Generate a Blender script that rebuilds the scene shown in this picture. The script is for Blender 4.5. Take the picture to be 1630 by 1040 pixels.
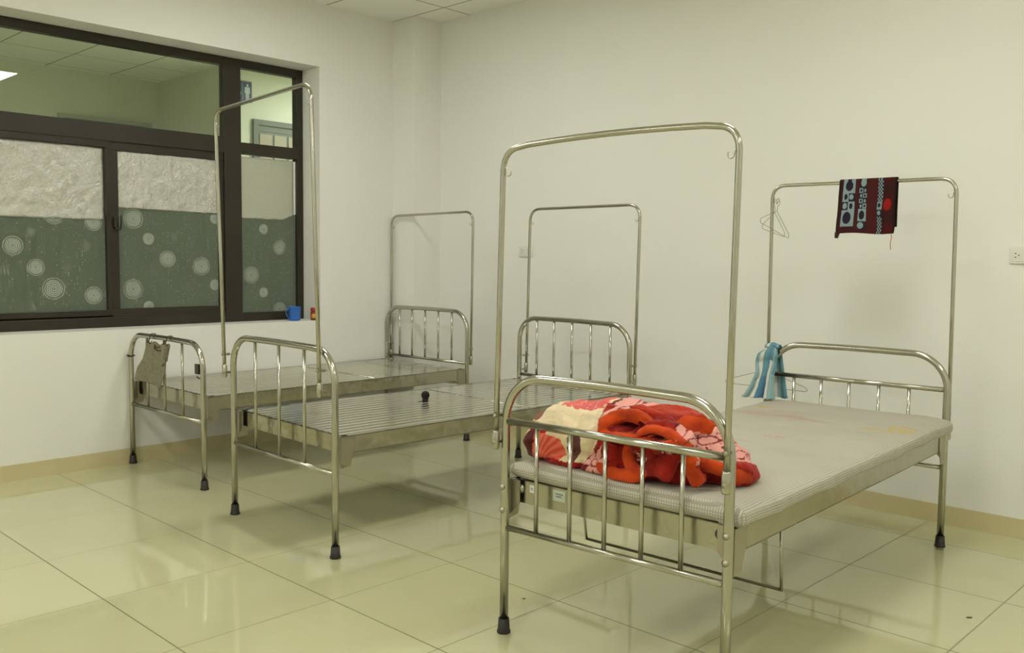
import bpy, bmesh, math, random
from mathutils import Vector, Matrix, noise
C = bpy.context.scene
for o in list(bpy.data.objects): bpy.data.objects.remove(o)
COL = C.collection
rnd = random.Random(7)

# ---------------------------------------------------------------- camera
cam_d = bpy.data.cameras.new('camera'); cam = bpy.data.objects.new('camera', cam_d); COL.objects.link(cam)
YAW, PITCH, ROLL, FPX = 2.3365, -0.0733, 0.0113, 1439.4
fw = Vector((math.cos(PITCH)*math.cos(YAW), math.cos(PITCH)*math.sin(YAW), math.sin(PITCH)))
rt = Vector((math.sin(YAW), -math.cos(YAW), 0)); up = rt.cross(fw)
r2 = rt*math.cos(ROLL)+up*math.sin(ROLL); u2 = -rt*math.sin(ROLL)+up*math.cos(ROLL)
M = Matrix((r2, u2, -fw)).transposed().to_4x4(); M.translation = Vector((2.766, -1.3204, 1.2775))
cam.matrix_world = M
cam_d.sensor_width = 36; cam_d.lens = FPX/1630*36; cam_d.clip_start = .02; cam_d.clip_end = 60
C.camera = cam
# ---------------------------------------------------------------- world, lamps, exposure
w = bpy.data.worlds.new('world'); C.world = w; w.use_nodes = True
w.node_tree.nodes['Background'].inputs[0].default_value = (.9, .95, 1, 1)
w.node_tree.nodes['Background'].inputs[1].default_value = .05
C.view_settings.view_transform = 'Standard'; C.view_settings.look = 'None'
C.view_settings.exposure = 0.0; C.view_settings.gamma = 1; C.view_settings.use_curve_mapping = False
ROOM_LAMP = 21.0; HALL_LAMP = 35.0
LAMP_COL = (1.0, 1.0, .96); HALL_COL = (.98, 1.0, .95)
XL, YR, ZC = -2.755, 3.345, 3.07          # window wall, wall behind the bed heads, ceiling
XR, YB = 4.65, -4.3
ROOM_LAMPS = [(1.34, 1.55), (-1.28, 1.59), (3.74, 1.55), (1.34, -1.15), (-1.28, -1.15), (3.74, -1.15), (-1.28, -3.55), (1.34, -3.55)]  # first is mirrored in the window; the rest are unseen, added for even light

# ---------------------------------------------------------------- helpers
def lin(r, g, b):
    f = lambda c: (c/255/12.92) if c/255 <= .04045 else ((c/255+.055)/1.055)**2.4
    return (f(r), f(g), f(b), 1)
class MB:
    def __init__(s): s.bm = bmesh.new(); s.mi = 0
    def _f(s, vs, smooth=True):
        try: f = s.bm.faces.new(vs); f.smooth = smooth; f.material_index = s.mi; return f
        except ValueError: return None
    def box(s, a, b, bev=0):
        x0, y0, z0 = [min(a[i], b[i]) for i in range(3)]; x1, y1, z1 = [max(a[i], b[i]) for i in range(3)]
        if bev: 
            t = bmesh.new(); bmesh.ops.create_cube(t, size=1)
            for v in t.verts: v.co = Vector(((x0+x1)/2+v.co.x*(x1-x0), (y0+y1)/2+v.co.y*(y1-y0), (z0+z1)/2+v.co.z*(z1-z0)))
            bmesh.ops.bevel(t, geom=t.edges[:], offset=bev, segments=2, profile=.5, affect='EDGES')
            mp = {v: s.bm.verts.new(v.co) for v in t.verts}
            for f in t.faces: s._f([mp[v] for v in f.verts], False)
            t.free(); return s
        v = [s.bm.verts.new((x, y, z)) for x in (x0, x1) for y in (y0, y1) for z in (z0, z1)]
        for q in ((0,1,3,2),(4,6,7,5),(0,4,5,1),(2,3,7,6),(0,2,6,4),(1,5,7,3)): s._f([v[i] for i in q], False)
        return s
    def tube(s, pts, r, seg=14, closed=False, cap=True, sx=1.0, sy=1.0, up=None):
        pts = [Vector(p) for p in pts]; n = len(pts)
        rr = r if isinstance(r, (list, tuple)) else [r]*n
        T = []
        for i in range(n):
            a = pts[(i-1) % n] if (closed or i > 0) else pts[i]; b = pts[(i+1) % n] if (closed or i < n-1) else pts[i]
            T.append((b-a).normalized())
        ref = Vector(up) if up else (Vector((0, 0, 1)) if abs(T[0].z) < .9 else Vector((0, 1, 0)))
        N = (ref-T[0]*ref.dot(T[0])).normalized(); rings = []
        for i in range(n):
            if up: N2 = Vector(up)-T[i]*Vector(up).dot(T[i])
            else: N2 = N-T[i]*N.dot(T[i])
            if N2.length > 1e-6: N = N2.normalized()
            Bn = T[i].cross(N)
            rings.append([s.bm.verts.new(pts[i]+N*(math.cos(2*math.pi*k/seg)*rr[i]*sx)+Bn*(math.sin(2*math.pi*k/seg)*rr[i]*sy)) for k in range(seg)])
        for i in range(n if closed else n-1):
            A, B_ = rings[i], rings[(i+1) % n]
            for k in range(seg): s._f([A[k], A[(k+1) % seg], B_[(k+1) % seg], B_[k]])
        if cap and not closed: s._f(rings[0][::-1], False); s._f(rings[-1], False)
        return s
    def lathe(s, prof, c=(0, 0, 0), seg=24, axis='z'):
        rings = []
        for r, h in prof:
            ring = []
            for k in range(seg):
                a = 2*math.pi*k/seg; p = (r*math.cos(a), r*math.sin(a), h)
                if axis == 'y': p = (p[0], p[2], p[1])
                if axis == 'x': p = (p[2], p[0], p[1])
                ring.append(s.bm.verts.new(Vector(c)+Vector(p)))
            rings.append(ring)
        for A, B_ in zip(rings, rings[1:]):
            for k in range(seg): s._f([A[k], A[(k+1) % seg], B_[(k+1) % seg], B_[k]])
        s._f(rings[0][::-1], False); s._f(rings[-1], False)
        return s
    def grid(s, fn, nu, nv, closed_u=False):
        V = [[s.bm.verts.new(fn(i/nu, j/nv)) for i in range(nu if closed_u else nu+1)] for j in range(nv+1)]
        m = len(V[0])
        for j in range(nv):
            for i in range(nu if closed_u else nu): s._f([V[j][i], V[j][(i+1) % m], V[j+1][(i+1) % m], V[j+1][i]])
        return s
    def prism(s, poly, ax, a, b):
        def P(p, t):
            return {'x': (t, p[0], p[1]), 'y': (p[0], t, p[1]), 'z': (p[0], p[1], t)}[ax]
        A = [s.bm.verts.new(P(p, a)) for p in poly]; B_ = [s.bm.verts.new(P(p, b)) for p in poly]; n = len(poly)
        s._f(A[::-1], False); s._f(B_, False)
        for i in range(n): s._f([A[i], A[(i+1) % n], B_[(i+1) % n], B_[i]], False)
        return s
    def build(s, name, mats, parent=None, fix=True):
        if fix: bmesh.ops.recalc_face_normals(s.bm, faces=s.bm.faces[:])
        me = bpy.data.meshes.new(name); s.bm.to_mesh(me); s.bm.free()
        o = bpy.data.objects.new(name, me); COL.objects.link(o)
        for m in (mats if isinstance(mats, (list, tuple)) else [mats]): me.materials.append(m)
        if parent: o.parent = parent
        return o
def tag(o, label=None, cat=None, group=None, kind=None):
    if label: o['label'] = label
    if cat: o['category'] = cat
    if group: o['group'] = group
    if kind: o['kind'] = kind
    return o
def empty(name, loc, rz=0, label=None, cat=None, group=None):
    o = bpy.data.objects.new(name, None); COL.objects.link(o); o.location = loc; o.rotation_euler = (0, 0, rz); o.empty_display_size = .1
    return tag(o, label, cat, group)
def struct(name, mb, m, parent=None, label=None):
    o = mb.build(name, m, parent)
    if not parent: o['kind'] = 'structure'
    if label: o['label'] = label
    return o

# ---------------------------------------------------------------- materials
class N:
    def __init__(s, name):
        s.m = bpy.data.materials.new(name); s.m.use_nodes = True; s.t = s.m.node_tree; s.p = s.t.nodes['Principled BSDF']
    def n(s, ty, **k):
        x = s.t.nodes.new(ty)
        for a, b in k.items():
            if a.startswith('i_'): x.inputs[int(a[2:]) if a[2:].isdigit() else a[2:].replace('_', ' ')].default_value = b
            else: setattr(x, a, b)
        return x
    def l(s, a, b): s.t.links.new(a, b)
    def set(s, **k):
        for a, b in k.items(): s.p.inputs[a.replace('_', ' ')].default_value = b
        return s
    def math(s, op, a, b=None, c=None):
        x = s.n('ShaderNodeMath', operation=op)
        for i, v in enumerate((a, b, c)):
            if v is None: continue
            if isinstance(v, (int, float)): x.inputs[i].default_value = v
            else: s.l(v, x.inputs[i])
        return x.outputs[0]
    def mix(s, fac, a, b):
        x = s.n('ShaderNodeMix', data_type='RGBA')
        for i, v in ((0, fac), (6, a), (7, b)):
            if isinstance(v, (int, float, tuple)): x.inputs[i].default_value = v
            else: s.l(v, x.inputs[i])
        return x.outputs[2]
    def noise(s, scale, detail=3, vec=None, rough=.5, dist=0):
        x = s.n('ShaderNodeTexNoise', i_Scale=scale, i_Detail=detail, i_Roughness=rough, i_Distortion=dist)
        if vec is None:
            vec = s.obj()
        s.l(vec, x.inputs[0]); return x.outputs[0]
    def obj(s):
        if not hasattr(s, '_o'): s._o = s.n('ShaderNodeTexCoord').outputs['Object']
        return s._o
    def scaled(s, sc):
        x = s.n('ShaderNodeMapping', i_Scale=sc); s.l(s.obj(), x.inputs[0]); return x.outputs[0]
    def ramp(s, f, a, b):
        x = s.n('ShaderNodeMapRange', clamp=True); s.l(f, x.inputs[0]); x.inputs[1].default_value = a; x.inputs[2].default_value = b; return x.outputs[0]
    def bump(s, h, st=.2, d=.01):
        x = s.n('ShaderNodeBump', i_Strength=st, i_Distance=d); s.l(h, x.inputs['Height']); s.l(x.outputs[0], s.p.inputs['Normal'])
def simple(name, col, rough=.5, metal=0, **k):
    a = N(name).set(Base_Color=col, Roughness=rough, Metallic=metal, **k); return a.m

def wall_mat():
    a = N('wall_paint'); a.set(Roughness=.55, Specular_IOR_Level=.35)
    f = a.ramp(a.noise(.9, 3), .35, .7)
    c = a.mix(f, (.86, .856, .79, 1), (.835, .83, .765, 1)); a.l(c, a.p.inputs['Base Color'])
    a.bump(a.noise(160, 2), .05, .001); return a.m
M_WALL = wall_mat()
def floor_mat():
    a = N('polished_floor_tile')
    sp = a.n('ShaderNodeSeparateXYZ'); a.l(a.obj(), sp.inputs[0])
    def edge(v, off, wd):
        m = a.math('FRACT', a.math('MULTIPLY', a.math('ADD', v, 60.0-off), 1/.6))
        d = a.math('MINIMUM', m, a.math('SUBTRACT', 1.0, m))
        return a.math('LESS_THAN', d, wd/.6)
    ex = edge(sp.outputs[0], 0.0, .0022); ey = edge(sp.outputs[1], 0.0, .0022)
    g = a.math('MAXIMUM', a.math('MULTIPLY', ex, .8), ey)
    wn = a.n('ShaderNodeTexWhiteNoise', noise_dimensions='2D')
    cb = a.n('ShaderNodeCombineXYZ')
    a.l(a.math('FLOOR', a.math('MULTIPLY', sp.outputs[0], 1/.6)), cb.inputs[0]); a.l(a.math('FLOOR', a.math('MULTIPLY', sp.outputs[1], 1/.6)), cb.inputs[1])
    a.l(cb.outputs[0], wn.inputs[0])
    base = a.mix(wn.outputs[0], (.56, .54, .32, 1), (.585, .565, .34, 1))
    cl = a.ramp(a.noise(2.2, 5), .3, .75)
    base = a.mix(cl, base, (.605, .585, .36, 1))
    col = a.mix(a.math('MULTIPLY', g, .85), base, (.10, .085, .045, 1)); a.l(col, a.p.inputs['Base Color'])
    r = a.math('ADD', .028, a.math('MULTIPLY', a.ramp(a.noise(3, 4), .3, .8), .04)); r = a.math('ADD', r, a.math('MULTIPLY', g, .4))
    a.l(r, a.p.inputs['Roughness']); a.l(a.math('SUBTRACT', .8, a.math('MULTIPLY', g, .75)), a.p.inputs['Specular IOR Level'])
    a.bump(a.noise(1.6, 1), .05, .01)
    return a.m
M_FLOOR = floor_mat()
def ceil_mat():
    a = N('ceiling_tile'); a.set(Roughness=.8)
    sp = a.n('ShaderNodeSeparateXYZ'); a.l(a.obj(), sp.inputs[0])
    def edge(v, off, wd):
        m = a.math('FRACT', a.math('MULTIPLY', a.math('ADD', v, 60.0-off), 1/.6))
        d = a.math('MINIMUM', m, a.math('SUBTRACT', 1.0, m)); return a.math('LESS_THAN', d, wd/.6)
    g = a.math('MAXIMUM', edge(sp.outputs[0], -2.18, .006), edge(sp.outputs[1], 3.085, .006))
    c = a.mix(a.ramp(a.noise(40, 3), .3, .8), (.93, .925, .86, 1), (.91, .905, .84, 1))
    a.l(a.mix(g, c, (.36, .34, .24, 1)), a.p.inputs['Base Color']); return a.m
M_CEIL = ceil_mat()
M_SKIRT = None
def skirt_mat():
    a = N('skirting_tile'); a.set(Roughness=.22)
    a.l(a.mix(a.ramp(a.noise(3, 5), .3, .75), (.60, .52, .28, 1), (.66, .59, .35, 1)), a.p.inputs['Base Color']); return a.m
M_SKIRT = skirt_mat()
def steel(name, base=(.475, .46, .385, 1), rough=.2, grime=.5, gs=7, dirt=(.16, .13, .07, 1), rv=.08, bmp=0):
    a = N(name); a.set(Metallic=1.0)
    f = a.ramp(a.noise(gs, 6, rough=.6, dist=.4), .60, .85)
    f2 = a.math('MULTIPLY', f, grime)
    a.l(a.mix(f2, base, dirt), a.p.inputs['Base Color'])
    a.l(a.math('ADD', rough, a.math('MULTIPLY', a.ramp(a.noise(6, 3), .3, .8), rv)), a.p.inputs['Roughness'])
    if bmp: a.bump(a.noise(9, 2), bmp, .02)
    return a.m
M_TUBE = steel('stainless_tube', rough=.17, grime=.15, gs=2, rv=.02); M_PLATE = steel('stained_steel_plate', (.46, .44, .34, 1), .2, .85, 6, bmp=.5)
M_PLATE3 = steel('dull_steel_plate', (.43, .41, .31, 1), .22, .6, 9, bmp=.2)
M_SLAT = steel('stainless_slat', (.66, .65, .57, 1), .16, .25, 4)
M_OLD = steel('rust_marked_steel', (.42, .39, .30, 1), .36, .7, 22, (.12, .06, .03, 1))
M_LIP = simple('shaded_slat_lip', (.075, .068, .045, 1), .5, .4)  # dark tone paints in the shade of the gaps between slats
M_RUBBER = simple('dark_rubber', (.022, .016, .013, 1), .5)
M_BOLT = simple('bolt_steel', (.38, .35, .27, 1), .3, 1)
M_WIRE = simple('dull_wire', (.20, .19, .14, 1), .45, .5)
def frame_mat():
    a = N('brown_aluminium'); a.set(Roughness=.38, Specular_IOR_Level=.4)
    a.l(a.mix(a.ramp(a.noise(3, 4), .3, .7), (.027, .021, .013, 1), (.034, .027, .017, 1)), a.p.inputs['Base Color']); return a.m
M_FRAME = frame_mat()
def glass_mat():
    m = bpy.data.materials.new('tinted_glass'); m.use_nodes = True; t = m.node_tree; t.nodes.clear()
    o = t.nodes.new('ShaderNodeOutputMaterial'); mx = t.nodes.new('ShaderNodeMixShader'); tr = t.nodes.new('ShaderNodeBsdfTransparent'); gl = t.nodes.new('ShaderNodeBsdfGlossy')
    fr = t.nodes.new('ShaderNodeFresnel'); fr.inputs[0].default_value = 1.5
    tr.inputs[0].default_value = (.88, .925, .885, 1); gl.inputs[0].default_value = (1, 1, 1, 1); gl.inputs[1].default_value = 0
    t.links.new(fr.outputs[0], mx.inputs[0]); t.links.new(tr.outputs[0], mx.inputs[1]); t.links.new(gl.outputs[0], mx.inputs[2]); t.links.new(mx.outputs[0], o.inputs[0]); return m
M_GLASS = glass_mat()
def film_mat():
    a = N('frosted_window_film'); a.set(Roughness=.32, Specular_IOR_Level=.5)
    a.l(a.mix(a.ramp(a.noise(220, 2), .3, .7), (.17, .205, .15, 1), (.21, .245, .185, 1)), a.p.inputs['Base Color'])
    a.p.inputs['Transmission Weight'].default_value = .35; a.p.inputs['IOR'].default_value = 1.1; return a.m
M_FILM = film_mat()
M_PRINT = simple('film_print_white', (.58, .62, .54, 1), .5); M_PRINT2 = simple('film_print_pale', (.245, .285, .225, 1), .5)
def foil_mat(name, c1, rough, st, metal, sc=1.0):
    a = N(name); a.set(Metallic=metal)
    n1 = a.noise(55*sc, 5, rough=.65, dist=1.2); n2 = a.noise(14*sc, 3, dist=.8)
    a.l(a.mix(a.ramp(n1, .35, .7), c1, tuple(min(1, x*.86) for x in c1[:3])+(1,)), a.p.inputs['Base Color'])
    a.set(Roughness=rough)
    a.bump(a.math('ADD', n1, a.math('MULTIPLY', n2, 1.2)), st, .006); return a.m
M_FOIL = foil_mat('crinkled_foil', (.63, .625, .56, 1), .27, 1.0, .6); M_FOIL2 = foil_mat('matt_foil', (.56, .57, .46, 1), .55, .35, .25, 2.0)
def fabric(name, attr='Col', bump=.25, sheen=0, rough=.9, sc=500):
    a = N(name); a.set(Roughness=rough, Specular_IOR_Level=.2)
    v = a.n('ShaderNodeVertexColor', layer_name=attr); a.l(v.outputs[0], a.p.inputs['Base Color'])
    if sheen: a.p.inputs['Sheen Weight'].default_value = sheen; a.p.inputs['Sheen Roughness'].default_value = .4
    a.bump(a.noise(sc, 3), bump, .002); return a.m
M_CLOTH = fabric('printed_cloth'); M_PLUSH = fabric('plush_fleece', sheen=.15, bump=.5, sc=260)

def paint(o, fn, name='Col'):
    me = o.data; at = me.color_attributes.new(name=name, type='FLOAT_COLOR', domain='POINT')
    for i, v in enumerate(me.vertices): at.data[i].color = fn(v.co)

# ---------------------------------------------------------------- room shell
T = .21                                            # depth of the window reveal
WX = XL-T                                          # room side of the window frame
WZ0, WZ1, WY1, WY0 = .828, 2.630, 2.422, -.95
f = MB().box((XL-.3, YB-.2, -.1), (XR+.2, YR+.2, 0)); struct('floor', f, M_FLOOR)
c = MB().box((XL-.3, YB-.2, ZC), (XR+.2, YR+.2, ZC+.1)); struct('ceiling', c, M_CEIL)
wl = MB(); xa = XL-.28
wl.box((xa, YB-.2, 0), (XL, YR+.2, WZ0)); wl.box((xa, YB-.2, WZ1), (XL, YR+.2, ZC)); wl.box((xa, WY1, WZ0), (XL, YR+.2, WZ1)); wl.box((xa, YB-.2, WZ0), (XL, WY0, WZ1))
struct('wall_left', wl, M_WALL)
struct('wall_back', MB().box((XL-.28, YR, 0), (XR+.2, YR+.2, ZC)), M_WALL)
struct('wall_right', MB().box((XR, YB-.2, 0), (XR+.2, YR+.2, ZC)), M_WALL)
struct('wall_front', MB().box((XL-.28, YB-.2, 0), (XR+.2, YB, ZC)), M_WALL)
CX, CY = -2.50, 3.085
struct('wall_corner', MB().box((XL-.01, CY, 0), (CX, YR+.01, ZC)), M_WALL)
SK = .092
struct('baseboard_left', MB().box((XL-.01, YB, 0), (XL+.008, CY, SK)), M_SKIRT)
struct('baseboard_back', MB().box((CX, YR-.008, 0), (XR, YR+.01, SK)), M_SKIRT)
struct('baseboard_corner', MB().box((XL, CY-.008, 0), (CX+.008, CY+.01, SK)).box((CX-.01, CY, 0), (CX+.008, YR, SK)), M_SKIRT)

def lamp_panel(name, x, y, z, sx, sy, strength, col, label):
    r = empty(name, (x, y, z), 0, label, 'ceiling light', 'square ceiling light panels')
    fr = MB(); t = .02
    for a, b in (((-sx, -sy), (sx, -sy+t)), ((-sx, sy-t), (sx, sy)), ((-sx, -sy+t), (-sx+t, sy-t)), ((sx-t, -sy+t), (sx, sy-t))): fr.box((a[0], a[1], -.012), (b[0], b[1], 0))
    fr.build('frame', simple('lamp_frame_white', (.8, .8, .75, 1), .4), r)
    m = bpy.data.materials.new('lamp_diffuser'); m.use_nodes = True; p = m.node_tree.nodes['Principled BSDF']
    p.inputs['Base Color'].default_value = (.8, .8, .8, 1); p.inputs['Emission Color'].default_value = col+(1,); p.inputs['Emission Strength'].default_value = strength
    MB().box((-sx+t, -sy+t, -.008), (sx-t, sy-t, -.001)).build('diffuser', m, r)
    return r
for i, (x, y) in enumerate(ROOM_LAMPS):
    lamp_panel('ceiling_light', x, y, ZC, .3, .3, ROOM_LAMP, LAMP_COL, 'unseen square light panel added to the ward ceiling for even light' if i else 'square light panel mirrored in the upper left window pane')

# ---------------------------------------------------------------- window
W1 = bpy.data.objects.new('window_1', None); COL.objects.link(W1); W1.location = (WX, 0, 0); W1['kind'] = 'structure'
D = .06
fr = MB()
def bar(mb, y0, y1, z0, z1, x0=0, x1=-D): mb.box((x1, y0, z0), (x0, y1, z1), .0025)
bar(fr, WY0, WY1-.003, 2.574, 2.629); bar(fr, WY0, 1.80, 1.985, 2.094); bar(fr, 1.92, 2.372, 1.99, 2.068)
bar(fr, 1.797, 1.925, .8305, 2.628, .0015, -D-.001); bar(fr, 2.370, WY1-.002, .8305, 2.628, .0015, -D-.001); bar(fr, WY0, WY1-.003, .829, .889)
bar(fr, WY0, 1.80, .885, .905, -.004)
fr.build('window_frame', M_FRAME, W1)
def sash(y0, y1, iy0, iy1, iz0, iz1, x0, x1):
    s = MB(); bar(s, y0, y1, .892, iz0, x0, x1); bar(s, y0, y1, iz1, 1.99, x0, x1); bar(s, y0, iy0, iz0, iz1, x0, x1); bar(s, iy1, y1, iz0, iz1, x0, x1)
    return s.build('sash', M_FRAME, W1)
s1 = sash(-.90, 1.03, -.62, 1.000, .937, 1.944, -.004, -.03)
s2 = sash(1.005, 1.797, 1.080, 1.757, .943, 1.933, -.012, -.042)
lt = MB().box((-.004, 1.045, 1.455), (.006, 1.065, 1.52), .002).box((.004, 1.05, 1.44), (.012, 1.085, 1.452), .002).tube([(.008, 1.083, 1.45), (.012, 1.085, 1.49), (.01, 1.087, 1.53)], .005, 8)
lt.build('latch', M_RUBBER, s2)
GX = -.028
for y0, y1, z0, z1 in ((WY0, 1.797, 2.09, 2.58), (1.92, 2.372, 2.06, 2.57), (-.62, 1.0, .935, 1.945), (1.08, 1.757, .94, 1.935), (1.92, 2.372, .885, 1.992)):
    MB().box((GX-.006, y0-.004, z0-.004), (GX, y1+.004, z1+.004)).build('glass_pane', M_GLASS, W1)
CIRC = [(0.469,1.33,.05),(0.591,1.203,.044),(0.773,1.202,.027),(0.688,1.076,.059),(0.922,1.03,.048),(0.567,1.411,.029),(0.884,1.336,.028),(0.929,1.481,.045),(0.699,1.516,.049),(0.421,1.185,.031),(0.561,.962,.029),
 (.30,1.03,.045),(.24,1.40,.05),(.12,1.22,.04),(-.05,1.1,.05),(-.1,1.38,.03),
 (1.177,1.513,.056),(1.274,1.388,.041),(1.444,1.403,.027),(1.399,1.26,.047),(1.634,1.212,.054),(1.298,1.18,.027),(1.169,1.065,.056),(1.547,1.087,.026),(1.73,1.086,.039),(1.268,.952,.037),(1.439,.957,.027),(1.556,1.535,.024),(1.737,1.536,.038),(1.101,1.389,.017),
 (2.108,1.477,.038),(2.277,1.495,.025),(2.235,1.35,.044),(2.132,1.269,.025),(2.007,1.152,.052),(2.105,1.028,.038),(2.273,1.044,.025),(2.233,.902,.045),(1.935,1.023,.03),(1.936,1.474,.03)]
FX = GX+.0012
def film(y0, y1, z0, z1):
    o = MB(); o.box((GX+.0002, y0, z0), (FX, y1, z1)); fo = o.build('frosted_film', M_FILM, W1)
    p = MB()
    def quad(pts, mi):
        if all(y0 <= a <= y1 and z0 <= b <= z1 for a, b in pts):
            p.mi = mi; p._f([p.bm.verts.new((FX+.0004+(.0003 if mi == 0 else 0), a, b)) for a, b in pts], False)
    for cy, cz, r in CIRC:
        if cy < y0-r or cy > y1+r: continue
        R = r*1.0; n = 36
        for k in range(n):
            a0, a1 = 2*math.pi*k/n, 2*math.pi*(k+1)/n
            P = lambda q, a: (cy+q*math.cos(a), cz+q*math.sin(a))
            for j in range(4): quad([P(R*.22*j, a0), P(R*.22*j, a1), P(R*.22*(j+1), a1), P(R*.22*(j+1), a0)][(0 if j else 1):], 1)
            rings = (.22, .42, .62, .82) if r > .035 else (.35, .6, .85)
            for q in rings: quad([P(R*q, a0), P(R*q, a1), P(R*q+.0022, a1), P(R*q+.0022, a0)], 0 if r > .035 else 1)
            if r > .042: quad([P(R*1.02, a0), P(R*1.02, (a0+a1)/2), P(R*1.02+.0055, (a0+a1)/2), P(R*1.02+.0055, a0)], 0)
    y = y0+.01
    while y < y1:
        dens = rnd.choice((0, .15, .3, .5, .55)); z = z0+rnd.random()*.02
        while z < z1-.01:
            if rnd.random() < dens and not any((y-a)**2+(z-b)**2 < (r*1.1)**2 for a, b, r in CIRC):
                s = .0012+rnd.random()*.0012; quad([(y-s, z-s), (y+s, z-s), (y+s, z+s), (y-s, z+s)], 0 if rnd.random() < .55 else 1)
            z += .0135
        if dens: quad([(y-.0009, z0+.001), (y+.0009, z0+.001), (y+.0009, z1-.001), (y-.0009, z1-.001)], 2)
        y += .0165
    p.build('circle_pattern', [M_PRINT, M_PRINT2, simple('film_print_faint', (.215, .255, .195, 1), .5)], fo, fix=False)
film(-.62, 1.0, .937, 1.52); film(1.08, 1.757, .943, 1.6); film(1.925, 2.370, .889, 1.6)
def foil(y0, y1, zb, z1, mat, amp, seed, streak=0):
    ny, nz = int((y1-y0)/.012), int((z1-1.5)/.012)
    def fn(u, v):
        y = y0+(y1-y0)*u; b = zb(u)+.004*noise.noise((y*18, seed, 0)); z = b+(z1-b)*v
        q = Vector((y*9+seed, z*9, seed)); h = abs(noise.noise(q))*amp+noise.noise(q*3)*amp*.35
        if streak: h += amp*1.1*max(0, noise.noise((y*34, z*2.2, seed)))
        return (GX+.003+max(0, h), y, z)
    o = MB().grid(fn, ny, nz).build('foil_sheet', mat, W1)
    m = o.modifiers.new('s', 'SOLIDIFY'); m.thickness = .0006; return o
foil(-.62, .993, lambda u: 1.497, 1.944, M_FOIL, .012, 3)
foil(1.08, 1.755, lambda u: 1.580-.012*u, 1.932, M_FOIL, .010, 8, 1)
foil(1.925, 2.352, lambda u: 1.548 if u < .8 else 1.548+.035*(u-.8)/.2, 1.975, M_FOIL2, .003, 5)
MB().box((GX+.002, 2.354, 1.59), (GX+.006, 2.369, 1.972)).build('white_edge_tape', simple('white_tape', (.85, .85, .8, 1), .4), W1)

# corridor behind the window
hx, hn, hy = -6.5, -5.2, 2.985
hall = simple('corridor_wall_paint', (.74, .75, .60, 1), .6)
struct('wall_corridor_far', MB().box((hx-.1, -3, 0), (hx, hy, ZC)), hall)
struct('wall_corridor_end', MB().box((hx-.1, hy, 0), (hn-.1, hy+.1, ZC)), hall)
struct('wall_corridor_near', MB().box((hn-.1, hy, 0), (hn, 6.5, ZC)), hall)
struct('wall_corridor_close', MB().box((hx-.1, -3.1, 0), (XL-.28, -3, ZC)).box((hn-.1, 6.5, 0), (XL-.28, 6.6, ZC)), hall)
struct('wall_corridor_side', MB().box((XL-.285, YR+.19, 0), (XL-.18, 6.6, ZC)), hall)
struct('ceiling_corridor', MB().box((hx-.1, -3.1, ZC), (XL-.301, 6.6, ZC+.1)), M_CEIL)
struct('floor_corridor', MB().box((hx-.1, -3.1, -.1), (XL-.301, 6.6, 0)), M_FLOOR)
lamp_panel('ceiling_light', -4.1, 4.6, ZC, .3, .6, HALL_LAMP, HALL_COL, 'light panel in the corridor ceiling beyond the window, near the toilet sign')
lamp_panel('ceiling_light', -4.6, -1.4, ZC, .3, .3, HALL_LAMP*.8, HALL_COL, 'light panel in the corridor ceiling beyond the window, at the far left end')
dgrey = simple('corridor_door_frame', (.13, .145, .11, 1), .5); dtan = simple('corridor_door_pane', (.36, .32, .22, 1), .5); dsil = simple('corridor_door_edge', (.42, .43, .36, 1), .4)
d1 = bpy.data.objects.new('door_1', None); COL.objects.link(d1); d1.location = (hn, 3.31, 0); d1['kind'] = 'structure'
MB().box((0, 0, 0), (.03, .055, 2.61)).box((0, 1.05, 0), (.03, 1.1, 2.61)).box((0, .055, 2.56), (.03, 1.05, 2.61)).box((0, .055, 2.10), (.025, 1.05, 2.16)).build('door_frame', dgrey, d1)
MB().box((0, .055, .02), (.012, 1.05, 2.10)).box((0, .055, 2.16), (.012, 1.05, 2.56)).box((.012, .055, 2.50), (.018, 1.05, 2.53)).build('door_leaf', dgrey, d1)
for k in range(6): MB().box((.012, .07+k*.16, 2.18), (.02, .205+k*.16, 2.475)).build('transom_pane', dtan, d1)
d2 = bpy.data.objects.new('door_2', None); COL.objects.link(d2); d2.location = (hx, 1.985, 0); d2['kind'] = 'structure'
MB().box((0, 0, 0), (.03, .05, 2.64)).box((0, .86, 0), (.03, .915, 2.64)).box((0, .05, 2.60), (.03, .86, 2.64)).build('door_frame', dsil, d2)
MB().box((0, .05, .02), (.012, .86, 2.60)).build('door_leaf', simple('far_door_leaf', (.07, .07, .06, 1), .5), d2)
# toilet sign
sg = empty('restroom_sign', (hn, 3.14, 2.86), 0, 'dark blue toilet sign with white human figures on the corridor wall beyond the window', 'sign')
MB().box((0, -.13, -.10), (.008, .165, .10)).build('sign_plate', simple('sign_blue', (.02, .035, .11, 1), .4), sg)
white = simple('sign_white', (.55, .6, .6, 1), .5)
def figure(y, skirt):
    m = MB(); m.mi = 0
    m.lathe([(.0001, 0), (.013, 0), (.013, .003), (.0001, .003)], (.008, y, .06), 16, 'x')
    if skirt: m.prism([(y-.014, .043), (y+.014, .043), (y+.032, -.03), (y+.014, -.03), (y+.012, -.078), (y+.002, -.078), (y+.002, -.03), (y-.002, -.03), (y-.002, -.078), (y-.012, -.078), (y-.014, -.03), (y-.032, -.03)], 'x', .008, .011)
    else: m.prism([(y-.026, .043), (y+.026, .043), (y+.028, -.015), (y+.018, -.015), (y+.015, -.078), (y+.002, -.078), (y+.001, -.02), (y-.001, -.02), (y-.002, -.078), (y-.015, -.078), (y-.018, -.015), (y-.028, -.015)], 'x', .008, .011)
    m.build('figure_symbol', white, sg)
figure(.115, False); figure(.02, True)
MB().box((.008, .064, -.08), (.0105, .067, .08)).box((.008, -.12, .092), (.0105, .155, .0945)).build('sign_border', white, sg)

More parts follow.
